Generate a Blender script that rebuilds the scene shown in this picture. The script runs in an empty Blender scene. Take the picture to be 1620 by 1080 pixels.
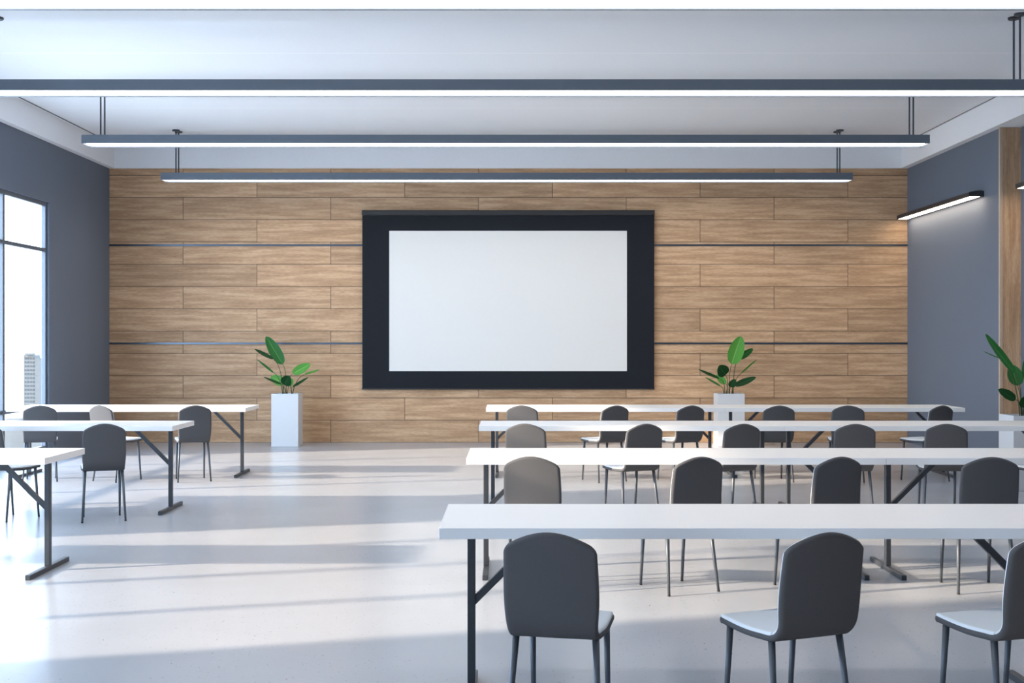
import bpy, bmesh, math, random
from mathutils import Vector, Matrix

random.seed(7)
S = bpy.context.scene
COL = S.collection

# ------------------------------------------------------------------ camera
cam_data = bpy.data.cameras.new('camera')
cam_data.sensor_fit = 'HORIZONTAL'
cam_data.sensor_width = 36.0
cam_data.lens = 2000.0 / 1620.0 * 36.0
cam_data.clip_end = 5000
cam = bpy.data.objects.new('camera', cam_data)
cam.location = (0, 0, 1.5)
cam.rotation_euler = (math.pi / 2, 0, 0)
COL.objects.link(cam)
S.camera = cam

# ------------------------------------------------------------------ world, sun, exposure
SKY = 11.0
SUN = 15.0
LAMP = 8.8
world = bpy.data.worlds.new('World')
S.world = world
world.use_nodes = True
bg = world.node_tree.nodes['Background']
bg.inputs[0].default_value = (0.60, 0.77, 1.0, 1)
bg.inputs[1].default_value = SKY

sun_d = bpy.data.lights.new('sun', 'SUN')
sun_d.energy = SUN
sun_d.angle = math.radians(1.6)
sun_d.color = (1.0, 0.80, 0.60)
sun = bpy.data.objects.new('sun', sun_d)
az, el = math.radians(16), math.radians(18)
sdir = Vector((math.cos(el) * math.cos(az), math.cos(el) * math.sin(az), -math.sin(el)))
sun.rotation_euler = sdir.to_track_quat('-Z', 'Y').to_euler()
sun.location = (-30, -8, 14)
COL.objects.link(sun)

S.view_settings.view_transform = 'Standard'
S.view_settings.look = 'None'
S.view_settings.exposure = 0.05
S.view_settings.gamma = 1.0
S.view_settings.use_curve_mapping = False

# window bays on the left wall: (y0, y1) ; sky portals sit in them
BAYS = [(10.72, 16.36), (4.80, 9.05), (-3.3, 2.14)]
WZ0, WZ1 = 0.10, 3.30
XL, XR, XR2, YB, YF = -5.99, 5.883, 6.116, 18.81, -4.5
ZC = 4.406
for (y0, y1) in BAYS:
    ld = bpy.data.lights.new('window_portal', 'AREA')
    ld.shape = 'RECTANGLE'
    ld.size = WZ1 - WZ0
    ld.size_y = y1 - y0
    ld.cycles.is_portal = True
    lo = bpy.data.objects.new('window_portal', ld)
    lo.location = (XL - 0.16, (y0 + y1) / 2, (WZ0 + WZ1) / 2)
    lo.rotation_euler = (0, -math.pi / 2, 0)
    COL.objects.link(lo)


# ------------------------------------------------------------------ materials
def new_mat(name):
    m = bpy.data.materials.new(name)
    m.use_nodes = True
    nt = m.node_tree
    b = nt.nodes['Principled BSDF']
    return m, nt, b


def N(nt, kind, **kw):
    n = nt.nodes.new(kind)
    for k, v in kw.items():
        setattr(n, k, v)
    return n


def math_node(nt, op, a, b=None, c=None):
    n = nt.nodes.new('ShaderNodeMath')
    n.operation = op
    for i, v in enumerate((a, b, c)):
        if v is None:
            continue
        if isinstance(v, (int, float)):
            n.inputs[i].default_value = v
        else:
            nt.links.new(v, n.inputs[i])
    return n.outputs[0]


def mix_col(nt, fac, a, b, blend='MIX'):
    n = nt.nodes.new('ShaderNodeMix')
    n.data_type = 'RGBA'
    n.blend_type = blend
    for sock, v in ((n.inputs[0], fac), (n.inputs[6], a), (n.inputs[7], b)):
        if isinstance(v, (int, float)):
            sock.default_value = v
        elif isinstance(v, tuple):
            sock.default_value = v if len(v) == 4 else (*v, 1)
        else:
            nt.links.new(v, sock)
    return n.outputs[2]


def noise_mat(name, col, rough=0.6, var=0.08, scale=40, bump=0.0, metallic=0.0, spec=0.5, stretch=None):
    m, nt, b = new_mat(name)
    tc = N(nt, 'ShaderNodeTexCoord')
    src = tc.outputs['Object']
    if stretch:
        mp = N(nt, 'ShaderNodeMapping')
        mp.inputs['Scale'].default_value = stretch
        nt.links.new(src, mp.inputs[0])
        src = mp.outputs[0]
    no = N(nt, 'ShaderNodeTexNoise')
    no.inputs['Scale'].default_value = scale
    no.inputs['Detail'].default_value = 4
    nt.links.new(src, no.inputs['Vector'])
    dark = tuple(c * (1 - var) for c in col)
    lite = tuple(min(1, c * (1 + var)) for c in col)
    nt.links.new(mix_col(nt, no.outputs['Fac'], dark, lite), b.inputs['Base Color'])
    b.inputs['Roughness'].default_value = rough
    b.inputs['Metallic'].default_value = metallic
    b.inputs['Specular IOR Level'].default_value = spec
    if bump:
        bp = N(nt, 'ShaderNodeBump')
        bp.inputs['Strength'].default_value = bump
        bp.inputs['Distance'].default_value = 0.002
        nt.links.new(no.outputs['Fac'], bp.inputs['Height'])
        nt.links.new(bp.outputs[0], b.inputs['Normal'])
    return m


def wood_mat(name, row=0.331, length=2.198, x0=-4.894, planks=True, vertical=False):
    m, nt, b = new_mat(name)
    tc = N(nt, 'ShaderNodeTexCoord')
    sp = N(nt, 'ShaderNodeSeparateXYZ')
    nt.links.new(tc.outputs['Object'], sp.inputs[0])
    X, Z = (sp.outputs[0], sp.outputs[2])
    if vertical:
        X, Z = Z, X
    ridx = math_node(nt, 'FLOOR', math_node(nt, 'DIVIDE', Z, row))
    par = math_node(nt, 'FLOORED_MODULO', ridx, 2.0)
    xs = math_node(nt, 'DIVIDE', math_node(nt, 'SUBTRACT', math_node(nt, 'SUBTRACT', X, x0),
                                           math_node(nt, 'MULTIPLY', par, length / 2)), length)
    cidx = math_node(nt, 'FLOOR', xs)
    # per plank random
    cv = N(nt, 'ShaderNodeCombineXYZ')
    nt.links.new(ridx, cv.inputs[0])
    nt.links.new(cidx, cv.inputs[1])
    wn = N(nt, 'ShaderNodeTexWhiteNoise', noise_dimensions='3D')
    nt.links.new(cv.outputs[0], wn.inputs[0])
    # grain coordinate: shifted for each plank
    gx = math_node(nt, 'ADD', X, math_node(nt, 'MULTIPLY', wn.outputs['Value'], 37.0))
    gv = N(nt, 'ShaderNodeCombineXYZ')
    nt.links.new(math_node(nt, 'MULTIPLY', gx, 1.25), gv.inputs[0])
    nt.links.new(math_node(nt, 'MULTIPLY', Z, 15.0), gv.inputs[1])
    nt.links.new(math_node(nt, 'MULTIPLY', wn.outputs['Value'], 9.0), gv.inputs[2])
    n1 = N(nt, 'ShaderNodeTexNoise')
    n1.inputs['Scale'].default_value = 1.3
    n1.inputs['Detail'].default_value = 8
    n1.inputs['Roughness'].default_value = 0.55
    n1.inputs['Distortion'].default_value = 0.15
    nt.links.new(gv.outputs[0], n1.inputs['Vector'])
    gv2 = N(nt, 'ShaderNodeCombineXYZ')
    nt.links.new(math_node(nt, 'MULTIPLY', gx, 14.0), gv2.inputs[0])
    nt.links.new(math_node(nt, 'MULTIPLY', Z, 150.0), gv2.inputs[1])
    n2 = N(nt, 'ShaderNodeTexNoise')
    n2.inputs['Scale'].default_value = 1.0
    n2.inputs['Detail'].default_value = 3
    nt.links.new(gv2.outputs[0], n2.inputs['Vector'])
    r = N(nt, 'ShaderNodeValToRGB')
    cr = r.color_ramp
    cr.elements[0].position = 0.22
    cr.elements[0].color = (0.345, 0.208, 0.115, 1)
    cr.elements[1].position = 0.80
    cr.elements[1].color = (0.64, 0.438, 0.278, 1)
    e = cr.elements.new(0.47)
    e.color = (0.47, 0.295, 0.172, 1)
    e = cr.elements.new(0.58)
    e.color = (0.56, 0.364, 0.22, 1)
    nt.links.new(n1.outputs['Fac'], r.inputs[0])
    col = mix_col(nt, 0.85, r.outputs[0],
                  mix_col(nt, n2.outputs['Fac'], (0.15, 0.13, 0.11), (0.92, 0.9, 0.88)), 'SOFT_LIGHT')
    # pale flecks
    n3 = N(nt, 'ShaderNodeTexNoise')
    n3.inputs['Scale'].default_value = 1.0
    n3.inputs['Detail'].default_value = 2
    gv3 = N(nt, 'ShaderNodeCombineXYZ')
    nt.links.new(math_node(nt, 'MULTIPLY', gx, 14.0), gv3.inputs[0])
    nt.links.new(math_node(nt, 'MULTIPLY', Z, 60.0), gv3.inputs[1])
    nt.links.new(gv3.outputs[0], n3.inputs['Vector'])
    fl = math_node(nt, 'MULTIPLY', math_node(nt, 'GREATER_THAN', n3.outputs['Fac'], 0.71), 0.35)
    col = mix_col(nt, fl, col, (0.62, 0.5, 0.38))
    tone = math_node(nt, 'MULTIPLY_ADD', wn.outputs['Value'], 0.26, 0.87)
    hs = N(nt, 'ShaderNodeHueSaturation')
    nt.links.new(col, hs.inputs['Color'])
    nt.links.new(tone, hs.inputs['Value'])
    col = hs.outputs[0]
    if planks:
        fz = math_node(nt, 'FRACT', math_node(nt, 'DIVIDE', Z, row))
        dz = math_node(nt, 'MULTIPLY', math_node(nt, 'MINIMUM', fz, math_node(nt, 'SUBTRACT', 1.0, fz)), row)
        fx = math_node(nt, 'FRACT', xs)
        dx = math_node(nt, 'MULTIPLY', math_node(nt, 'MINIMUM', fx, math_node(nt, 'SUBTRACT', 1.0, fx)), length)
        d = math_node(nt, 'MINIMUM', dz, dx)
        g = math_node(nt, 'LESS_THAN', d, 0.0038)
        col = mix_col(nt, g, col, (0.06, 0.036, 0.024))
        bp = N(nt, 'ShaderNodeBump')
        bp.inputs['Strength'].default_value = 0.5
        bp.inputs['Distance'].default_value = 0.004
        nt.links.new(math_node(nt, 'SUBTRACT', 1.0, g), bp.inputs['Height'])
        nt.links.new(bp.outputs[0], b.inputs['Normal'])
    nt.links.new(col, b.inputs['Base Color'])
    b.inputs['Roughness'].default_value = 0.55
    b.inputs['Specular IOR Level'].default_value = 0.35
    return m


def floor_mat():
    m, nt, b = new_mat('polished_concrete')
    tc = N(nt, 'ShaderNodeTexCoord')
    P = tc.outputs['Object']
    n1 = N(nt, 'ShaderNodeTexNoise')
    n1.inputs['Scale'].default_value = 0.9
    n1.inputs['Detail'].default_value = 6
    nt.links.new(P, n1.inputs['Vector'])
    n2 = N(nt, 'ShaderNodeTexNoise')
    n2.inputs['Scale'].default_value = 45
    n2.inputs['Detail'].default_value = 3
    nt.links.new(P, n2.inputs['Vector'])
    col = mix_col(nt, n1.outputs['Fac'], (0.325, 0.348, 0.392), (0.395, 0.412, 0.452))
    col = mix_col(nt, math_node(nt, 'MULTIPLY', n2.outputs['Fac'], 0.35), col, (0.305, 0.32, 0.345))
    # dark pits and aggregate specks of several sizes
    for sc, th, dens in ((24, 0.075, 0.3), (46, 0.11, 0.55), (10, 0.045, 0.4)):
        v = N(nt, 'ShaderNodeTexVoronoi')
        v.inputs['Scale'].default_value = sc
        nt.links.new(P, v.inputs['Vector'])
        near = math_node(nt, 'LESS_THAN', v.outputs['Distance'], th)
        sepc = N(nt, 'ShaderNodeSeparateColor')
        nt.links.new(v.outputs['Color'], sepc.inputs[0])
        pick = math_node(nt, 'GREATER_THAN', sepc.outputs[0], dens)
        msk = math_node(nt, 'MULTIPLY', math_node(nt, 'MULTIPLY', near, pick),
                        math_node(nt, 'MULTIPLY_ADD', sepc.outputs[1], 0.55, 0.45))
        # cluster the specks
        cl = math_node(nt, 'GREATER_THAN', n1.outputs['Fac'], 0.44)
        msk = math_node(nt, 'MULTIPLY', msk, cl)
        col = mix_col(nt, msk, col, (0.04, 0.04, 0.042))
    nt.links.new(col, b.inputs['Base Color'])
    rr = math_node(nt, 'MULTIPLY_ADD', n1.outputs['Fac'], 0.10, 0.20)
    nt.links.new(rr, b.inputs['Roughness'])
    b.inputs['Specular IOR Level'].default_value = 0.5
    return m


def emit_mat(name, col, strength):
    m, nt, b = new_mat(name)
    b.inputs['Base Color'].default_value = (0.8, 0.8, 0.8, 1)
    b.inputs['Emission Color'].default_value = (*col, 1)
    b.inputs['Emission Strength'].default_value = strength
    return m


def glass_mat():
    m, nt, b = new_mat('window_glass')
    nt.nodes.remove(b)
    out = [n for n in nt.nodes if n.type == 'OUTPUT_MATERIAL'][0]
    tr = N(nt, 'ShaderNodeBsdfTransparent')
    tr.inputs[0].default_value = (0.95, 0.97, 0.975, 1)
    gl = N(nt, 'ShaderNodeBsdfGlossy')
    gl.inputs['Roughness'].default_value = 0.02
    lw = N(nt, 'ShaderNodeLayerWeight')
    lw.inputs[0].default_value = 0.5
    fr = math_node(nt, 'MULTIPLY_ADD', math_node(nt, 'POWER', lw.outputs['Facing'], 5.0), 0.5, 0.03)
    mx = N(nt, 'ShaderNodeMixShader')
    nt.links.new(fr, mx.inputs[0])
    nt.links.new(tr.outputs[0], mx.inputs[1])
    nt.links.new(gl.outputs[0], mx.inputs[2])
    nt.links.new(mx.outputs[0], out.inputs[0])
    return m


def ceiling_mat():
    m, nt, b = new_mat('ceiling_plaster')
    tc = N(nt, 'ShaderNodeTexCoord')
    sp = N(nt, 'ShaderNodeSeparateXYZ')
    nt.links.new(tc.outputs['Object'], sp.inputs[0])
    fy = math_node(nt, 'FRACT', math_node(nt, 'DIVIDE', math_node(nt, 'SUBTRACT', sp.outputs[1], 0.75), 3.0))
    d = math_node(nt, 'MULTIPLY', math_node(nt, 'MINIMUM', fy, math_node(nt, 'SUBTRACT', 1.0, fy)), 3.0)
    g = math_node(nt, 'LESS_THAN', d, 0.011)
    no = N(nt, 'ShaderNodeTexNoise')
    no.inputs['Scale'].default_value = 30
    nt.links.new(tc.outputs['Object'], no.inputs['Vector'])
    c = mix_col(nt, no.outputs['Fac'], (0.84, 0.86, 0.885), (0.88, 0.895, 0.915))
    c = mix_col(nt, g, c, (0.97, 0.97, 0.97))
    nt.links.new(c, b.inputs['Base Color'])
    b.inputs['Roughness'].default_value = 0.85
    return m


def leaf_mat(name, col, col2):
    m, nt, b = new_mat(name)
    tc = N(nt, 'ShaderNodeTexCoord')
    uv = N(nt, 'ShaderNodeSeparateXYZ')
    nt.links.new(tc.outputs['UV'], uv.inputs[0])
    cu = math_node(nt, 'ABSOLUTE', math_node(nt, 'SUBTRACT', uv.outputs[0], 0.5))
    rib = math_node(nt, 'LESS_THAN', cu, 0.022)
    # slanted side veins
    vv = math_node(nt, 'FRACT', math_node(nt, 'MULTIPLY', math_node(nt, 'SUBTRACT', uv.outputs[1],
                                                                    math_node(nt, 'MULTIPLY', cu, 0.5)), 13.0))
    vein = math_node(nt, 'MULTIPLY', math_node(nt, 'LESS_THAN', vv, 0.14), 0.25)
    c = mix_col(nt, vein, col, col2)
    c = mix_col(nt, math_node(nt, 'MULTIPLY', rib, 0.8), c, col2)
    nt.links.new(c, b.inputs['Base Color'])
    b.inputs['Roughness'].default_value = 0.5
    b.inputs['Specular IOR Level'].default_value = 0.22
    # light through the blade
    out = [n for n in nt.nodes if n.type == 'OUTPUT_MATERIAL'][0]
    tl = N(nt, 'ShaderNodeBsdfTranslucent')
    nt.links.new(c, tl.inputs[0])
    mx = N(nt, 'ShaderNodeMixShader')
    mx.inputs[0].default_value = 0.3
    nt.links.new(b.outputs[0], mx.inputs[1])
    nt.links.new(tl.outputs[0], mx.inputs[2])
    nt.links.new(mx.outputs[0], out.inputs[0])
    return m


M = {
    'wood': wood_mat('oak_planks'),
    'wood_post': wood_mat('oak_upright', vertical=True, planks=False, row=3.0, length=40),
    'floor': floor_mat(),
    'wall': noise_mat('grey_wall_paint', (0.13, 0.155, 0.20), 0.7, 0.06, 90, bump=0.15),
    'rear_wall': noise_mat('rear_wall_paint', (0.13, 0.145, 0.17), 0.7, 0.06, 90),
    'ceiling': ceiling_mat(),
    'soffit': noise_mat('white_soffit_plaster', (0.86, 0.875, 0.90), 0.8, 0.03, 50),
    'gap': noise_mat('shadow_gap_grey', (0.10, 0.11, 0.125), 0.6),
    'frame': noise_mat('window_frame_metal', (0.085, 0.11, 0.145), 0.35, 0.05, 60, spec=0.6),
    'lamp_body': noise_mat('lamp_grey_metal', (0.125, 0.15, 0.185), 0.42, 0.06, 120, metallic=0.35),
    'sconce_body': noise_mat('black_lamp_metal', (0.02, 0.021, 0.024), 0.4),
    'diffuser': emit_mat('lamp_diffuser', (1.0, 0.955, 0.90), LAMP),
    'sconce_diffuser': emit_mat('wall_lamp_diffuser', (1.0, 0.82, 0.62), 11.0),
    'rod': noise_mat('lamp_rod_metal', (0.06, 0.07, 0.085), 0.35, metallic=0.5),
    'tabletop': noise_mat('white_laminate', (0.77, 0.77, 0.775), 0.32, 0.015, 8, stretch=(0.4, 9, 9)),
    'table_metal': noise_mat('dark_table_metal', (0.036, 0.042, 0.051), 0.42, 0.12, 70, metallic=0.2),
    'fabric': noise_mat('grey_chair_fabric', (0.080, 0.0795, 0.084), 0.9, 0.10, 260, bump=0.35, spec=0.2),
    'pad_lit': noise_mat('lit_pad_fabric', (0.60, 0.64, 0.68), 0.6, 0.05, 260, bump=0.25),  # paler than the shell: light falling on the seats is in this colour
    'chair_leg': noise_mat('chair_leg_metal', (0.075, 0.085, 0.10), 0.4, 0.08, 60, metallic=0.2),
    'glide': noise_mat('black_rubber', (0.02, 0.02, 0.022), 0.7),
    'screen_border': noise_mat('black_screen_cloth', (0.012, 0.0145, 0.019), 0.8, 0.08, 30, spec=0.2),
    'screen_white': noise_mat('white_screen_cloth', (0.715, 0.705, 0.68), 0.75, 0.01, 20),
    'screen_case': noise_mat('black_screen_case', (0.009, 0.0105, 0.013), 0.45),
    'strip': noise_mat('steel_strip', (0.10, 0.115, 0.14), 0.28, 0.1, 12, metallic=0.8),
    'pot': noise_mat('white_planter', (0.63, 0.64, 0.655), 0.4, 0.02, 25),
    'soil': noise_mat('dark_soil', (0.03, 0.022, 0.016), 0.95, 0.5, 60, bump=0.9),
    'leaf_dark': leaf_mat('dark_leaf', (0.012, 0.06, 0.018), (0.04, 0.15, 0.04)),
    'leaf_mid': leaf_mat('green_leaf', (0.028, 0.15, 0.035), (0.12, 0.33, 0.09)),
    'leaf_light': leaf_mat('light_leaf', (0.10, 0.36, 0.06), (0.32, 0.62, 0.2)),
    'stalk': noise_mat('leaf_stalk', (0.045, 0.065, 0.022), 0.5),
    'glass': glass_mat(),
    'tower': noise_mat('tower_concrete', (0.085, 0.083, 0.078), 0.8, 0.04, 0.2),
    'tower_dark': noise_mat('tower_cladding', (0.068, 0.068, 0.066), 0.7, 0.04, 0.2),  # darker tone for the wing and parapets
    'tower_glass': noise_mat('tower_window', (0.056, 0.058, 0.058), 0.8, 0.1, 0.5, spec=0.05),
    'city': noise_mat('city_ground', (0.44, 0.44, 0.44), 0.9, 0.25, 0.02),
}


# ------------------------------------------------------------------ mesh helpers
def link(name, me, mat=None, parent=None):
    o = bpy.data.objects.new(name, me)
    COL.objects.link(o)
    if mat is not None:
        me.materials.append(mat)
    if parent is not None:
        o.parent = parent
    return o


def bm_obj(name, bm, mat=None, parent=None, smooth=False):
    me = bpy.data.meshes.new(name)
    bmesh.ops.recalc_face_normals(bm, faces=bm.faces)
    bm.to_mesh(me)
    bm.free()
    if smooth:
        for p in me.polygons:
            p.use_smooth = True
    return link(name, me, mat, parent)


def add_box(bm, x0, x1, y0, y1, z0, z1, bevel=0.0, seg=2):
    vs = [bm.verts.new(p) for p in ((x0, y0, z0), (x1, y0, z0), (x1, y1, z0), (x0, y1, z0),
                                    (x0, y0, z1), (x1, y0, z1), (x1, y1, z1), (x0, y1, z1))]
    fs = [bm.faces.new([vs[i] for i in f]) for f in
          ((0, 3, 2, 1), (4, 5, 6, 7), (0, 1, 5, 4), (1, 2, 6, 5), (2, 3, 7, 6), (3, 0, 4, 7))]
    if bevel:
        es = set()
        for f in fs:
            es.update(f.edges)
        bmesh.ops.bevel(bm, geom=list(es), offset=bevel, segments=seg, affect='EDGES', profile=0.5)


def box(name, x0, x1, y0, y1, z0, z1, mat, parent=None, bevel=0.0):
    bm = bmesh.new()
    add_box(bm, x0, x1, y0, y1, z0, z1, bevel)
    return bm_obj(name, bm, mat, parent)


def add_tube(bm, pts, radii, seg=12, cap=True):
    """smooth tube through points"""
    rings = []
    prev = None
    for i, p in enumerate(pts):
        p = Vector(p)
        if i == 0:
            t = Vector(pts[1]) - p
        elif i == len(pts) - 1:
            t = p - Vector(pts[i - 1])
        else:
            t = Vector(pts[i + 1]) - Vector(pts[i - 1])
        t.normalize()
        if prev is None:
            a = Vector((1, 0, 0)) if abs(t.x) < 0.9 else Vector((0, 1, 0))
        else:
            a = prev
        u = (a - t * a.dot(t)).normalized()
        prev = u
        v = t.cross(u)
        r = radii[i] if isinstance(radii, (list, tuple)) else radii
        rings.append([bm.verts.new(p + (u * math.cos(2 * math.pi * k / seg) + v * math.sin(2 * math.pi * k / seg)) * r)
                      for k in range(seg)])
    for a, b in zip(rings, rings[1:]):
        for k in range(seg):
            bm.faces.new((a[k], a[(k + 1) % seg], b[(k + 1) % seg], b[k]))
    if cap:
        bm.faces.new(rings[0][::-1])
        bm.faces.new(rings[-1])


def add_prism(bm, poly, axis, a0, a1):
    """extrude a 2D polygon along axis; poly gives the two other coordinates in xyz order"""
    def P(u, v, w):
        return {'x': (w, u, v), 'y': (u, w, v), 'z': (u, v, w)}[axis]
    A = [bm.verts.new(P(u, v, a0)) for u, v in poly]
    B = [bm.verts.new(P(u, v, a1)) for u, v in poly]
    n = len(poly)
    bm.faces.new(A)
    bm.faces.new(B[::-1])
    for i in range(n):
        bm.faces.new((A[i], B[i], B[(i + 1) % n], A[(i + 1) % n]))


def structure(o, label=None):
    o['kind'] = 'structure'
    return o


def empty(name, loc, rz=0.0, label=None, cat=None, group=None):
    o = bpy.data.objects.new(name, None)
    o.empty_display_size = 0.1
    COL.objects.link(o)
    o.location = loc
    o.rotation_euler = (0, 0, rz)
    if label:
        o['label'] = label
    if cat:
        o['category'] = cat
    if group:
        o['group'] = group
    return o


def copy_tree(o, parent=None):
    c = o.copy()
    COL.objects.link(c)
    if parent is not None:
        c.parent = parent
    for ch in [q for q in list(COL.objects) if q.parent == o and q != c]:
        copy_tree(ch, c)
    return c


# ------------------------------------------------------------------ room shell
T = 0.25
structure(box('floor', XL - 0.10, XR2 + T, YF - T, YB + T, -0.2, 0.0, M['floor']))
structure(box('ceiling', XL - 0.10, XR2 + T, YF - T, YB + T, ZC, ZC + 0.2, M['ceiling']))
structure(box('wall_back', XL, XR2, YB, YB + T, 0.0, ZC, M['wood']))
structure(box('wall_front', XL - 0.10, XR2 + T, YF - T, YF, 0.0, ZC, M['rear_wall']))

# left wall with its openings (slim outer wall)
TW = 0.10
bm = bmesh.new()
add_box(bm, XL - TW, XL, BAYS[0][1], YB + T, 0, ZC)
add_box(bm, XL - TW, XL, BAYS[1][1], BAYS[0][0], 0, ZC)
add_box(bm, XL - TW, XL, BAYS[2][1], BAYS[1][0], 0, ZC)
add_box(bm, XL - TW, XL, YF - T, BAYS[2][0], 0, ZC)
for y0, y1 in BAYS:
    add_box(bm, XL - TW, XL, y0, y1, WZ1, ZC)
    add_box(bm, XL - TW, XL, y0, y1, 0, WZ0)
structure(bm_obj('wall_left', bm, M['wall']))

# right wall: full thickness at the far end, then it steps back behind the oak upright
bm = bmesh.new()
add_prism(bm, [(XR, YB), (XR2 + T, YB), (XR2 + T, YF - T), (XR2, YF - T), (XR2, 15.215), (XR, 15.215)], 'z', 0, ZC)
structure(bm_obj('wall_right', bm, M['wall']))
# oak end panel on the step, with its pale lipping
box_up = structure(box('trim_1', XR + 0.012, XR2, 15.19, 15.215, 0, 4.069, M['wood_post']))
M['lip'] = noise_mat('pale_oak_lipping', (0.50, 0.38, 0.28), 0.5, 0.1, 30)
structure(box('trim_2', XR - 0.022, XR + 0.012, 15.185, 15.225, 0, 4.069, M['lip']))

# dropped soffit round the ceiling tray
SX0, SX1, SY = -5.90, 5.78, 18.75
structure(box('trim_3', XL, SX0, YF, YB, 4.072, ZC, M['soffit']))
structure(box('trim_4', SX1, XR2, YF, YB, 4.072, ZC, M['soffit']))
structure(box('trim_5', SX0, SX1, SY, YB, 4.072, ZC, M['soffit']))
# shadow gaps between tray and soffit, their shade drawn as dark grey strips
structure(box('trim_6', SX0 + 0.03, SX0 + 0.05, YF, SY - 0.03, ZC - 0.006, ZC, M['gap']))
structure(box('trim_7', SX1 - 0.045, SX1 - 0.033, YF, SY - 0.03, ZC - 0.006, ZC, M['gap']))
# steel strips let into the oak cladding
structure(box('trim_8', XL, XR, YB - 0.012, YB, 1.458, 1.486, M['strip']))
structure(box('trim_9', XL, XR, YB - 0.012, YB, 2.918, 2.946, M['strip']))

# ------------------------------------------------------------------ windows (left wall)
FX0, FX1 = XL - 0.075, XL - 0.03


def window(idx, y0, y1):
    n = 4
    bm = bmesh.new()
    s = 0.055
    add_box(bm, FX0, FX1, y0, y0 + s, WZ0, WZ1)
    add_box(bm, FX0, FX1, y1 - s, y1, WZ0, WZ1)
    add_box(bm, FX0, FX1, y0 + s, y1 - s, WZ1 - s, WZ1)
    add_box(bm, FX0, FX1, y0 + s, y1 - s, WZ0, WZ0 + s)
    w = structure(bm_obj('window_%d' % idx, bm, M['frame']))
    pitch = (y1 - y0) / n
    ms = [y1 - pitch * k for k in range(1, n)]
    for y in ms:
        box('mullion', FX0 - 0.01, FX1 + 0.012, y - 0.03, y + 0.03, WZ0 + s, WZ1 - s, M['frame'], w, 0.003)
    edges = sorted([y0 + s - 0.03] + ms + [y1 - s + 0.03])
    for a, b in zip(edges, edges[1:]):
        for z in (0.64, 2.66):
            box('transom', FX0, FX1 + 0.006, a + 0.03, b - 0.03, z - 0.005, z + 0.042, M['frame'], w, 0.002)
        for za, zb in ((WZ0 + s, 0.635), (0.682, 2.655), (2.702, WZ1 - s)):
            box('pane', -6.058, -6.050, a + 0.03, b - 0.03, za, zb, M['glass'], w)
    return w


for i, (a, b) in enumerate(BAYS):
    window(i + 1, a, b)

# ------------------------------------------------------------------ chairs
def chair_profile():
    """centre line of the shell in (y, z), from seat front to top of back"""
    pts = []
    # waterfall front
    pts += [(0.204, 0.426), (0.197, 0.435), (0.180, 0.440)]
    for k in range(1, 10):
        t = k / 10
        pts.append((0.180 - t * 0.295, 0.440 - 0.006 * math.sin(math.pi * t) - 0.004 * t))
    c = Vector((-0.120, 0.515))
    r = 0.080
    for k in range(0, 11):
        a = math.radians(-90 - k * 8.3)
        pts.append((c.x + r * math.cos(a), c.y + r * math.sin(a)))
    y, z = pts[-1]
    ytop, ztop = -0.246, 0.825
    for k in range(1, 13):
        t = k / 12
        pts.append((y + (ytop - y) * t + 0.006 * math.sin(math.pi * t), z + (ztop - z) * t))
    return [Vector(p) for p in pts]


def resample(pts, n):
    L = [0]
    for a, b in zip(pts, pts[1:]):
        L.append(L[-1] + (b - a).length)
    out = []
    for i in range(n + 1):
        d = L[-1] * i / n
        k = 0
        while k < len(L) - 2 and L[k + 1] < d:
            k += 1
        t = (d - L[k]) / max(1e-9, L[k + 1] - L[k])
        out.append((pts[k].lerp(pts[k + 1], t), d))
    return out, L[-1]


PROF = chair_profile()
PR, PLEN = resample(PROF, 240)


def prof_at(s):
    s = max(0.0, min(PLEN, s))
    i = min(239, int(s / PLEN * 240))
    f = s / PLEN * 240 - i
    p = PR[i][0].lerp(PR[i + 1][0], f)
    i0, i1 = max(0, i - 3), min(240, i + 4)
    t = (PR[i1][0] - PR[i0][0]).normalized()
    nrm = Vector((t.y, -t.x))       # to the inside (up on the seat, forward on the back)
    if nrm.y < 0 and abs(t.y) < 0.7:
        nrm = -nrm
    return p, t, nrm


def half_width(s):
    """half width along the shell: seat tapers to the front a little, waist at the bend"""
    u = s / PLEN
    w = 0.177 - 0.010 * math.exp(-((u - 0.50) / 0.12) ** 2)
    if u < 0.3:
        w -= 0.006 * (0.3 - u) / 0.3
    if u > 0.6:
        w -= 0.010 * ((u - 0.6) / 0.4) ** 1.5
    return w


def top_end(a):
    """end of the shell (distance along profile) for lateral coordinate a in -1..1: arched top"""
    a = abs(a)
    drop = 0.060 * a ** 1.9
    if a > 0.85:
        q = (a - 0.85) / 0.15
        drop += 0.024 * (1 - math.sqrt(max(0, 1 - q * q)))
    return PLEN - drop


def front_start(a):
    a = abs(a)
    if a > 0.8:
        q = (a - 0.8) / 0.2
        return 0.034 * (1 - math.sqrt(max(0, 1 - q * q)))
    return 0.0


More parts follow.
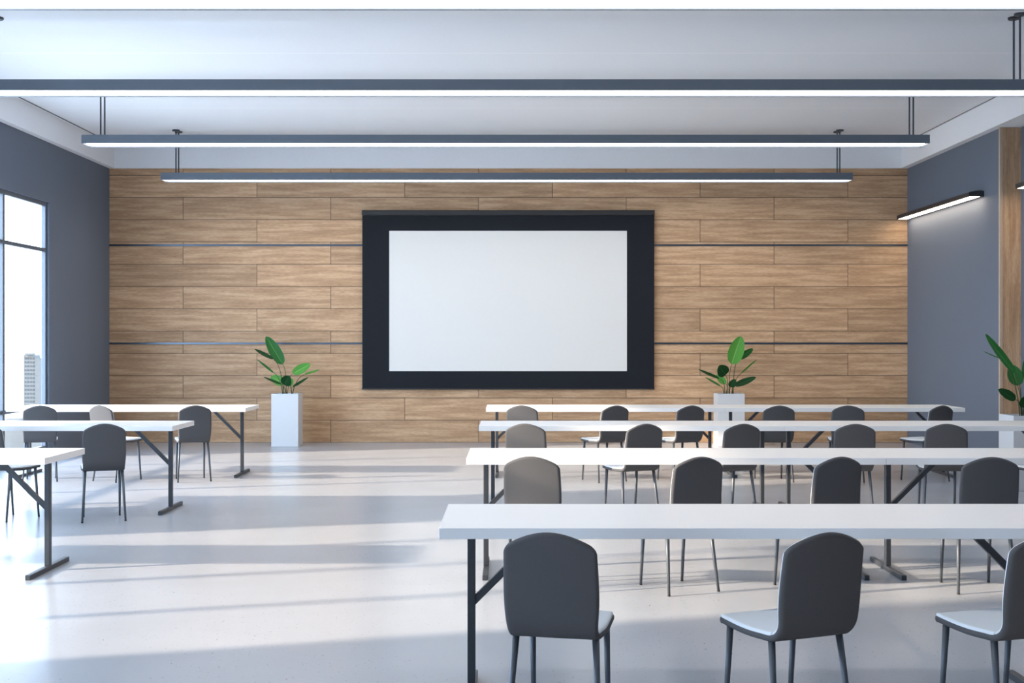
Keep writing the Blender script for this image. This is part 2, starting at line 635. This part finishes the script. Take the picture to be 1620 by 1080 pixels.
def shell_side(off0, thick, name, mat, parent, inset=0.0, s_from=0.0, s_to=1e9):
    """closed pillow between centre offset off0 with the given thickness"""
    NA, NS = 26, 64
    al = [-math.cos(math.pi * i / NA) for i in range(NA + 1)]
    bm = bmesh.new()
    grid = {}
    for side in (0, 1):
        for i, a in enumerate(al):
            s0 = front_start(a) + inset
            s1 = top_end(a) - inset
            s0 = max(s0, s_from)
            s1 = min(s1, s_to)
            for j in range(NS + 1):
                q = (1 - math.cos(math.pi * j / NS)) / 2
                q = 0.5 * q + 0.5 * j / NS
                s = s0 + (s1 - s0) * q
                w = half_width(s) - inset
                x = a * w
                # distance from the edge, for rounding
                de = min(w - abs(x), (s - s0), (s1 - s))
                rad = thick * 0.5
                if de >= rad:
                    h = rad
                else:
                    h = math.sqrt(max(0, rad * rad - (rad - de) ** 2))
                p, t, nn = prof_at(s)
                edge = (i in (0, NA)) or (j in (0, NS))
                if edge:
                    h = 0
                if edge and side == 1:
                    grid[(1, i, j)] = grid[(0, i, j)]
                    continue
                sg = -1 if side == 0 else 1
                # slight hollow across the back
                hollow = 0.010 * (1 - (x / w) ** 2) * max(0, min(1, (s / PLEN - 0.45) / 0.2))
                hh = off0 + sg * h - hollow
                y = p.x + nn.x * hh
                z = p.y + nn.y * hh
                grid[(side, i, j)] = bm.verts.new((x, y, z))
    for side in (0, 1):
        for i in range(NA):
            for j in range(NS):
                f = [grid[(side, i, j)], grid[(side, i + 1, j)], grid[(side, i + 1, j + 1)], grid[(side, i, j + 1)]]
                u = []
                for v in f:
                    if v not in u:
                        u.append(v)
                if len(u) >= 3:
                    try:
                        bm.faces.new(u)
                    except ValueError:
                        pass
    return bm_obj(name, bm, mat, parent, smooth=True)


def make_chair():
    t = empty('conference_chair', (0, 0, 0))
    shell_side(-0.004, 0.026, 'shell', M['fabric'], t)
    # inner pads on seat and back, lamp and sky light painted into their colour
    shell_side(0.008, 0.020, 'seat', M['pad_lit'], t, inset=0.005, s_from=0.006, s_to=0.355)
    shell_side(0.008, 0.014, 'back_pad', M['pad_lit'], t, inset=0.005, s_from=0.362)
    # legs: top under the shell, foot splayed out
    for (sx, tx, ty, fx, fy, tz) in ((-1, 0.148, -0.125, 0.172, -0.188, 0.426), (1, 0.148, -0.125, 0.172, -0.188, 0.426),
                                     (-1, 0.145, 0.150, 0.148, 0.187, 0.428), (1, 0.145, 0.150, 0.148, 0.187, 0.428)):
        bm = bmesh.new()
        add_tube(bm, [(sx * fx, fy, 0.008), (sx * (fx + tx) / 2, (fy + ty) / 2, tz / 2), (sx * tx, ty, tz)],
                 [0.0085, 0.0110, 0.0135], 14)
        lg = bm_obj('leg', bm, M['chair_leg'], t, smooth=False)
        for p in lg.data.polygons:
            p.use_smooth = len(p.vertices) == 4
        bm = bmesh.new()
        add_tube(bm, [(sx * fx, fy, 0.0), (sx * fx, fy, 0.009)], [0.0088, 0.0092], 14)
        bm_obj('glide', bm, M['glide'], lg)
    return t


# (x, y, rotation in degrees, label)
ROWS = {1: 4.94, 2: 7.92, 3: 10.90, 4: 13.88}
GROUP_R = 'dark grey chairs along the right-hand tables'
GROUP_L = 'chairs along the left-hand tables'
G = 'grey upholstered chair'
chairs = [
    # nearest row
    (0.188, 4.745, -13, 'dark grey upholstered chair turned right at the left end of the nearest long table', GROUP_R),
    (1.024, 4.735, 23, 'dark grey chair turned left, middle of the nearest table, light seat showing', GROUP_R),
    (1.845, 4.735, 18, 'dark grey chair cut by the lower right photo edge, at the nearest table', GROUP_R),
    # second row
    (0.170, ROWS[2] - 0.20, -13, 'largest sunlit taupe chair, just beyond the left end of the nearest table', GROUP_R),
    (1.005, ROWS[2] - 0.235, 24, 'grey chair at the second right-hand table, next to its sunlit beige chair', GROUP_R),
    (1.832, ROWS[2] - 0.235, 24, 'grey chair at the second right-hand table, beyond the middle chair of the nearest row', GROUP_R),
    (2.820, ROWS[2] - 0.232, 0, 'rightmost grey chair at the second right-hand table row, seen squarely from behind', GROUP_R),
    # third row
    (0.165, ROWS[3] - 0.20, -13, 'sunlit taupe chair at the third right-hand table, middle one of three taupe chairs', GROUP_R),
    (1.000, ROWS[3] - 0.235, 24, 'grey chair turned left, second from the aisle at the third right-hand table row', GROUP_R),
    (1.820, ROWS[3] - 0.235, 20, 'grey chair in front of the middle planter, third from the aisle in third row', GROUP_R),
    (2.830, ROWS[3] - 0.232, 0, 'grey chair in the third right-hand row, fourth from the aisle', GROUP_R),
    (3.620, ROWS[3] - 0.225, -8, 'grey chair at the third row before the grey wall, fifth from the aisle', GROUP_R),
    (4.470, ROWS[3] - 0.235, 22, 'grey chair of the third row, almost hidden at the right photo edge', GROUP_R),
    # far row
    (0.160, ROWS[4] - 0.20, -13, 'smallest sunlit taupe chair back at the left end of the farthest right-hand table', GROUP_R),
    (0.985, ROWS[4] - 0.235, 28, 'small grey chair, light seat showing, second from the aisle in the farthest right-hand row', GROUP_R),
    (1.800, ROWS[4] - 0.235, 25, 'small grey chair left of the middle planter, third from the aisle in the farthest row', GROUP_R),
    (2.815, ROWS[4] - 0.232, 4, 'small grey chair right of the middle planter, at the farthest right-hand table row', GROUP_R),
    (3.600, ROWS[4] - 0.225, -8, 'small grey chair fifth from the aisle in the farthest right-hand row', GROUP_R),
    (4.450, ROWS[4] - 0.235, 28, 'darkest small grey chair at the right end of the farthest table row', GROUP_R),
    # left side
    (-3.460, ROWS[3] - 0.21, 20.8, 'largest grey chair on the left side, standing at the middle left table', GROUP_L),
    (-4.270, ROWS[3] - 0.17, -25, 'grey chair at the left photo edge turned right, mostly hidden by the nearest left table', GROUP_L),
    (-3.459, ROWS[4] - 0.20, 21, 'small grey chair nearest the aisle at the farthest left-hand table', GROUP_L),
    (-4.262, ROWS[4] - 0.205, -30, 'pale sunlit chair turned to the right at the farthest left-hand table', GROUP_L),
    (-5.095, ROWS[4] - 0.21, 18, 'small grey chair in front of the window at the farthest left-hand table', GROUP_L),
]
chair0 = make_chair()
for i, (x, y, r, lab, grp) in enumerate(chairs):
    c = chair0 if i == 0 else copy_tree(chair0)
    c.location = (x, y, 0)
    c.rotation_euler = (0, 0, math.radians(r))
    c['label'] = lab
    c['category'] = 'chair'
    c['group'] = grp

# ------------------------------------------------------------------ tables
TL, TD, TZ, TT = 2.631, 0.74, 0.771, 0.043


def make_table():
    t = empty('folding_table', (0, 0, 0))
    hx, hy = TL / 2, TD / 2
    box('tabletop', -hx, hx, -hy, hy, TZ - TT, TZ, M['tabletop'], t, 0.0025)
    for sx in (-1, 1):
        px = sx * (hx - 0.116)
        bm = bmesh.new()
        add_box(bm, px - 0.0165, px + 0.0165, -0.0225, 0.0225, 0.032, TZ - TT, 0.002, 1)
        bm_obj('leg', bm, M['table_metal'], t)
        bm = bmesh.new()
        add_box(bm, px - 0.0165, px + 0.0165, -0.352, 0.352, 0.0, 0.032, 0.0025, 1)
        bm_obj('foot', bm, M['table_metal'], t)
        # diagonal brace rising inwards to the tabletop
        a = px - sx * 0.0165
        w = 0.040
        poly = [(a, 0.398), (a, 0.398 + w), (a - sx * (TZ - TT - 0.398 - w), TZ - TT), (a - sx * (TZ - TT - 0.398), TZ - TT)]
        bm = bmesh.new()
        add_prism(bm, poly, 'y', -0.0165, 0.0165)
        bm_obj('brace', bm, M['table_metal'], t)
    return t


tables = [
    (-0.286 + TL / 2, 1, 'nearest white-topped table with dark metal legs, running across the lower right', 'right'),
    (-0.286 + TL / 2, 2, 'white table of the second right-hand row, aisle end, just beyond the nearest table', 'right'),
    (2.3465 + TL / 2, 2, 'white table of the second right-hand row, continuing to the right edge of the photo', 'right'),
    (-0.286 + TL / 2, 3, 'white table of the third right-hand row, aisle end', 'right'),
    (2.3465 + TL / 2, 3, 'white table of the third right-hand row, continuing in front of the right planter', 'right'),
    (-0.286 + TL / 2, 4, 'farthest right-hand white table, aisle end, nearest the screen', 'right'),
    (2.3465 + TL / 2, 4, 'farthest right-hand white table ending before the grey right wall', 'right'),
    (-2.926 - TL / 2, 2, 'nearest white table on the left with its end and T-shaped leg by the aisle', 'left'),
    (-2.926 - TL / 2, 3, 'middle white table on the left side of the aisle', 'left'),
    (-2.926 - TL / 2, 4, 'farthest white table on the left, reaching toward the white planter', 'left'),
]
table0 = make_table()
for i, (x, row, lab, side) in enumerate(tables):
    t = table0 if i == 0 else copy_tree(table0)
    t.location = (x, ROWS[row] + TD / 2, 0)
    t['label'] = lab
    t['category'] = 'table'
    t['group'] = 'white folding tables in rows on the %s of the aisle' % side

# ------------------------------------------------------------------ projection screen on the oak wall
SYF = YB - 0.085            # front of the case
k = (SYF) / 2000.0
def wx(px, y=YB - 0.06):
    return (px - 810) * y / 2000
def wz(py, y=YB - 0.06):
    return 1.5 + (540 - py) * y / 2000
scr = empty('projection_screen', (wx(804), YB - 0.05, wz(615.8)), 0,
            'large black-bordered white projection screen hanging on the oak plank wall', 'screen')
ox, oy, oz = scr.location
def sb(name, x0, x1, y0, y1, z0, z1, mat, bevel=0.0, parent=scr):
    return box(name, x0 - ox, x1 - ox, y0 - oy, y1 - oy, z0 - oz, z1 - oz, mat, parent, bevel)
sb('case', wx(572.3, YB - .09), wx(1035.6, YB - .09), YB - 0.10, YB - 0.002, wz(340.2, YB - .1), wz(332.2, YB - .1), M['screen_case'], 0.006)
sb('case_slot', wx(573.2, YB - .09), wx(1034.8, YB - .09), YB - 0.078, YB - 0.03, wz(341.2, YB - .08), wz(340.2, YB - .1), M['screen_case'])
# border cloth as four bands round the white field
yb0, yb1 = YB - 0.062, YB - 0.058
X0, X1, Z0, Z1 = wx(573.2), wx(1035.0), wz(614.6), wz(340.9)
x0, x1, z0, z1 = wx(615.9), wx(991.8), wz(586.9), wz(365.0)
bm = bmesh.new()
add_box(bm, X0 - ox, X1 - ox, yb0 - oy, yb1 - oy, z1 - oz, Z1 - oz)
add_box(bm, X0 - ox, X1 - ox, yb0 - oy, yb1 - oy, Z0 - oz, z0 - oz)
add_box(bm, X0 - ox, x0 - ox, yb0 - oy, yb1 - oy, z0 - oz, z1 - oz)
add_box(bm, x1 - ox, X1 - ox, yb0 - oy, yb1 - oy, z0 - oz, z1 - oz)
bm_obj('border', bm, M['screen_border'], scr)
sb('projection_surface', x0, x1, yb0, yb1, z0, z1, M['screen_white'])
sb('bottom_bar', wx(572.6), wx(1035.4), YB - 0.069, YB - 0.047, wz(616.0), wz(613.8), M['screen_case'], 0.003)

# ------------------------------------------------------------------ hanging linear lamps
def make_lamp():
    t = empty('linear_pendant_lamp', (0, 0, 0))
    hx, W, Hh = 4.733, 0.312, 0.096
    zb = 0.0
    bm = bmesh.new()
    # open-bottomed channel: sides, top and ends
    add_box(bm, -hx, hx, -W / 2, -W / 2 + 0.024, zb, zb + Hh, 0.0015, 1)
    add_box(bm, -hx, hx, W / 2 - 0.024, W / 2, zb, zb + Hh, 0.0015, 1)
    add_box(bm, -hx, -hx + 0.010, -W / 2 + 0.024, W / 2 - 0.024, zb, zb + Hh)
    add_box(bm, hx - 0.010, hx, -W / 2 + 0.024, W / 2 - 0.024, zb, zb + Hh)
    add_box(bm, -hx + 0.01, hx - 0.01, -W / 2 + 0.024, W / 2 - 0.024, zb + Hh - 0.008, zb + Hh)
    bm_obj('housing', bm, M['lamp_body'], t)
    bm = bmesh.new()
    add_box(bm, -hx + 0.013, hx - 0.013, -W / 2 + 0.026, W / 2 - 0.026, zb + 0.016, zb + 0.024)
    bm_obj('diffuser', bm, M['diffuser'], t)
    for X in (-4.616 + 0.0715, 4.503 + 0.0715):
        for Y in (-0.069, 0.069):
            bm = bmesh.new()
            add_tube(bm, [(X, Y, Hh), (X, Y, ZC - 3.71 - 0.012)], 0.0095, 10)
            r = bm_obj('suspension_rod', bm, M['rod'], t, smooth=False)
            bm = bmesh.new()
            add_tube(bm, [(X, Y, ZC - 3.71 - 0.020), (X, Y, ZC - 3.71 - 0.014), (X, Y, ZC - 3.71)], [0.046, 0.052, 0.052], 20)
            bm_obj('ceiling_plate', bm, M['rod'], r)
    return t


lamps = [
    (17.28, 'long hanging linear lamp nearest the oak wall, shortest in view'),
    (14.10, 'second hanging linear lamp from the oak wall, both ends in view'),
    (11.12, 'hanging linear lamp crossing the whole photo width below the ceiling'),
    (8.13, 'hanging linear lamp at the very top edge, only its glowing underside showing'),
    (5.10, 'extra hanging linear lamp over the nearest table, added out of view to light the foreground'),  # unseen extra lamp, added as a light source for the foreground
]
lamp0 = make_lamp()
for i, (yn, lab) in enumerate(lamps):
    t = lamp0 if i == 0 else copy_tree(lamp0)
    t.location = (-0.0715, yn + 0.156, 3.71)
    t['label'] = lab
    t['category'] = 'ceiling lamp'
    t['group'] = 'linear lamps hanging across the room'


# ------------------------------------------------------------------ wall lamps on the right
def make_wall_lamp():
    """origin at the far end on the wall, body runs toward -y, sticks out to -x"""
    t = empty('wall_lamp', (0, 0, 0))
    L, P = 2.95, 0.19
    bm = bmesh.new()
    prof = [(0.0, 0.002), (-P, 0.002), (-P, 0.056), (-0.105, 0.074), (-0.035, 0.076), (0.0, 0.070)]
    add_prism(bm, [(a, c) for a, c in prof], 'y', -L, 0.0)
    bmesh.ops.bevel(bm, geom=list(bm.edges), offset=0.002, segments=1, affect='EDGES')
    bm_obj('housing', bm, M['sconce_body'], t)
    bm = bmesh.new()
    add_box(bm, -P + 0.018, -0.050, -L + 0.02, -0.02, -0.0005, 0.004)
    bm_obj('diffuser', bm, M['sconce_diffuser'], t)
    bm = bmesh.new()
    add_box(bm, -P - 0.0012, -P + 0.001, -L - 0.0012, -L + 0.004, 0.004, 0.054)
    bm_obj('edge_trim', bm, M['strip'], t)
    return t


wl = make_wall_lamp()
wl.location = (XR, 18.70, 3.305)
wl['label'] = 'black wall lamp glowing downward on the grey wall left of the oak upright'
wl['category'] = 'wall lamp'
wl['group'] = 'black linear wall lamps on the right wall'
wl2 = copy_tree(wl)
wl2.location = (XR2, 14.88, 3.297)
wl2['label'] = 'black wall lamp tip at the right photo edge, in front of the oak upright'

# ------------------------------------------------------------------ potted plants
def leaf_mesh(name, base, tip, width, roll, mat, parent, droop=0.10, fold=0.25):
    """banana-like blade from base to tip; roll turns it about its midrib"""
    base, tip = Vector(base), Vector(tip)
    ax = tip - base
    L = ax.length
    ax.normalize()
    ref = Vector((0, -1, 0))                      # faces the viewer when roll = 0
    nrm = (ref - ax * ref.dot(ax)).normalized()
    nrm = Matrix.Rotation(roll, 3, ax) @ nrm
    side = ax.cross(nrm).normalized()
    NL, NW = 18, 8
    bm = bmesh.new()
    uvl = bm.loops.layers.uv.new('UVMap')
    g = []
    for i in range(NL + 1):
        t = i / NL
        w = width * 0.5 * (math.sin(math.pi * min(1, t ** 0.80)) ** 0.54 if 0 < t < 1 else 0.02)
        bend = -droop * L * (t ** 2 - t) * -1
        row = []
        for j in range(NW + 1):
            s = -1 + 2 * j / NW
            wav = 0.015 * width * math.sin(t * 21 + j * 2.1)
            p = base + ax * (t * L) + side * (s * w) + nrm * (fold * w * abs(s) ** 1.3 + bend + wav * abs(s))
            row.append(bm.verts.new(p))
        g.append(row)
    for i in range(NL):
        for j in range(NW):
            f = bm.faces.new((g[i][j], g[i][j + 1], g[i + 1][j + 1], g[i + 1][j]))
            for lp, (a, b) in zip(f.loops, ((j, i), (j + 1, i), (j + 1, i + 1), (j, i + 1))):
                lp[uvl].uv = (a / NW, b / NL)
    me = bpy.data.meshes.new(name)
    bm.to_mesh(me)
    bm.free()
    for p in me.polygons:
        p.use_smooth = True
    return link(name, me, mat, parent)


def planter(loc, label, scale_px, leaves, roots_z=0.74):
    """leaves: (base(x,y), tip(x,y), width, dy_base, dy_tip, roll, tone, root(x)) in metres about the pot centre"""
    t = empty('potted_plant', loc, 0, label, 'potted plant', 'white planters with green plants')
    h, w = 0.754, 0.1925
    bm = bmesh.new()
    # hollow square planter with a wall thickness and a recessed bed
    out = [(-w, -w), (w, -w), (w, w), (-w, w)]
    iw = w - 0.016
    inn = [(-iw, -iw), (iw, -iw), (iw, iw), (-iw, iw)]
    A = [bm.verts.new((x, y, 0)) for x, y in out]
    B = [bm.verts.new((x, y, h)) for x, y in out]
    C = [bm.verts.new((x, y, h)) for x, y in inn]
    D = [bm.verts.new((x, y, h - 0.10)) for x, y in inn]
    bm.faces.new(A[::-1])
    for i in range(4):
        j = (i + 1) % 4
        bm.faces.new((A[i], A[j], B[j], B[i]))
        bm.faces.new((B[i], B[j], C[j], C[i]))
        bm.faces.new((C[i], C[j], D[j], D[i]))
    bm.faces.new(D)
    keep = set(A + B)
    bmesh.ops.bevel(bm, geom=[e for e in bm.edges if e.verts[0] in keep and e.verts[1] in keep], offset=0.003, segments=2, affect='EDGES')
    bm_obj('planter_box', bm, M['pot'], t)
    bm = bmesh.new()
    n = 10
    gr = [[bm.verts.new((-iw + 2 * iw * i / n, -iw + 2 * iw * j / n, h - 0.035 + 0.008 * math.sin(i * 2.3) * math.cos(j * 1.9)))
           for j in range(n + 1)] for i in range(n + 1)]
    for i in range(n):
        for j in range(n):
            bm.faces.new((gr[i][j], gr[i + 1][j], gr[i + 1][j + 1], gr[i][j + 1]))
    bm_obj('soil', bm, M['soil'], t, smooth=True)
    for (bx, bz), (tx, tz), wd, yb, yt, roll, tone, rx, ry in leaves:
        lf = leaf_mesh('leaf', (bx, yb, bz), (tx, yt, tz), wd, roll, M['leaf_' + tone], t)
        # stalk rising from the soil, bending into the leaf base
        r0 = Vector((rx, ry, h - 0.04))
        r3 = Vector((bx, yb, bz))
        d = (Vector((tx, yt, tz)) - r3).normalized()
        ctrl1 = r0 + Vector((0, 0, (bz - h) * 0.45))
        ctrl2 = r3 - d * min(0.10, (r3 - r0).length * 0.35)
        pts = []
        for k in range(13):
            q = k / 12
            pts.append(r0 * (1 - q) ** 3 + ctrl1 * 3 * q * (1 - q) ** 2 + ctrl2 * 3 * q * q * (1 - q) + r3 * q ** 3)
        bm = bmesh.new()
        add_tube(bm, pts, [0.0065 - 0.003 * kk / 12 for kk in range(13)], 8)
        bm_obj('stalk', bm, M['stalk'], lf, smooth=True)
    return t


def px_leaves(rows, cx, origin, sc, D, crop=5.143):
    """turn measured outline points into metres about the pot centre"""
    out = []
    for (b, tp, w, yb, yt, roll, tone, root) in rows:
        def cv(p):
            X = (origin[0] + p[0] / crop - 810) * D / 2000 - cx
            Z = 1.5 + (540 - (origin[1] + p[1] / crop)) * D / 2000
            return (X, Z)
        rx = (origin[0] + root / crop - 810) * D / 2000 - cx
        out.append((cv(b), cv(tp), w / crop * D / 2000, yb, yt, roll, tone, rx, yb * 0.2))
    return out


D1 = 18.21
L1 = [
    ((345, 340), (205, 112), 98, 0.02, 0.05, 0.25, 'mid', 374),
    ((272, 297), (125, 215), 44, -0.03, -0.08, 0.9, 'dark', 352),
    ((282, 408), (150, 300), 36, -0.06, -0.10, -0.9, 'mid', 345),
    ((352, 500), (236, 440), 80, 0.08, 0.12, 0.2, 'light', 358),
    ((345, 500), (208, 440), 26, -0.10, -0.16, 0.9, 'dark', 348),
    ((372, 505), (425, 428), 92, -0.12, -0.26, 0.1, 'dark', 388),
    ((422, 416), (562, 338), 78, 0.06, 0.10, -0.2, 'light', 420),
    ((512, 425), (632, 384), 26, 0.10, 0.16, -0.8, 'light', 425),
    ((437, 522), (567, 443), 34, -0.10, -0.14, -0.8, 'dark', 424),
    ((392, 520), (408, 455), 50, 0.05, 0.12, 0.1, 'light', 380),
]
planter((-3.239, D1, 0), 'white square planter with leafy plant, standing alone left of the screen', 1,
        px_leaves(L1, -3.239, (380, 510), 1, D1))
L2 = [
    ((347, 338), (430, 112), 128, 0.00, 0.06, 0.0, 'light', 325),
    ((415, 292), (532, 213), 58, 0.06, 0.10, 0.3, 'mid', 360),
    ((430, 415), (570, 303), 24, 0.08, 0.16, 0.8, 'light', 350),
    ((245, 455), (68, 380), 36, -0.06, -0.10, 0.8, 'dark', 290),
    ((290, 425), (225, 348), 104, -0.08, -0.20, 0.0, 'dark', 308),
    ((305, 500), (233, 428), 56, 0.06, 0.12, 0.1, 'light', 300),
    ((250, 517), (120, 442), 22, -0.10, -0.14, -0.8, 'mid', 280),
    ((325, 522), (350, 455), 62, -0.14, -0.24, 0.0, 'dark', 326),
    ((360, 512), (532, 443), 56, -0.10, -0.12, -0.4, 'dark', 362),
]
planter((3.125, D1, 0), 'white square planter with bright-leaved plant, between right-hand tables and oak wall', 1,
        px_leaves(L2, 3.125, (1090, 510), 1, D1))
D3 = 12.87
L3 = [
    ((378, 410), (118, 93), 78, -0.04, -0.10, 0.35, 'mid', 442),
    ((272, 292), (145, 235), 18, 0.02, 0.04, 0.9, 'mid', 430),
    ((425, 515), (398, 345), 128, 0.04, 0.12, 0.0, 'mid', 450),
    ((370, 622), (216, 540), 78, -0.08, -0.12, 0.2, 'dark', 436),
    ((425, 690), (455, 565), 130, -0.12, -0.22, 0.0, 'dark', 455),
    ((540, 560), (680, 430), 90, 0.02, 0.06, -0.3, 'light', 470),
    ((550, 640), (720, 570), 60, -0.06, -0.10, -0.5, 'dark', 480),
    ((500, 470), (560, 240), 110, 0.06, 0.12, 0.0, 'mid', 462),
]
planter((5.2225, D3, 0), 'white square planter with a tall plant at the right photo edge by the oak upright', 1,
        px_leaves(L3, 5.2225, (1530, 510), 1, D3))

# ------------------------------------------------------------------ outside: hazy city seen through the glass
structure(box('terrain', -3500, -40, -500, 4000, -121, -120, M['city']))
YT = 1000.0
def tx(px):
    return (px - 810) * YT / 2000
tw = empty('office_tower', (tx(50), YT, -120), 0, 'pale distant high-rise tower seen through the left window', 'building')
zt = 1.5 + (540 - 561) * YT / 2000 + 120
box('wall', tx(37.5) - tx(50), tx(56) - tx(50), 0, 10, 0, zt, M['tower'], tw)
box('wall', tx(42) - tx(50), tx(52) - tx(50), -4, 5, zt, zt + 1.4, M['tower'], tw)
box('wing', tx(56) - tx(50), tx(66) - tx(50), -1, 10, 0, zt - 2.5, M['tower_dark'], tw)
for r in range(14):
    for c in range(4):
        xx = tx(39.0 + c * 4.3) - tx(50)
        zz = zt - 3.6 - r * 3.1
        box('window', xx, xx + 1.25, -0.25, 0.05, zz, zz + 1.5, M['tower_glass'], tw)
rnd = random.Random(3)
for i, (px, w, top, y) in enumerate(((8, 30, 668, 700), (22, 24, 664, 760), (34, 22, 672, 640), (60, 26, 676, 620))):
    k = y / 2000
    X = (px - 810) * k
    hgt = 1.5 + (540 - top) * k + 120
    b = empty('city_building', (X, y, -120), 0,
              ['low pale building furthest left through the window', 'low pale building second from left through the window',
               'low pale building below the tower through the window', 'low pale building beside the window frame, below the tower'][i],
              'building', 'low city buildings outside')
    box('wall', -w * k / 2, w * k / 2, -4, 12, 0, hgt, M['tower'], b)
    box('parapet', -w * k / 2 + 0.8, w * k / 2 - 0.8, -3, 11, hgt, hgt + 0.8, M['tower_dark'], b)
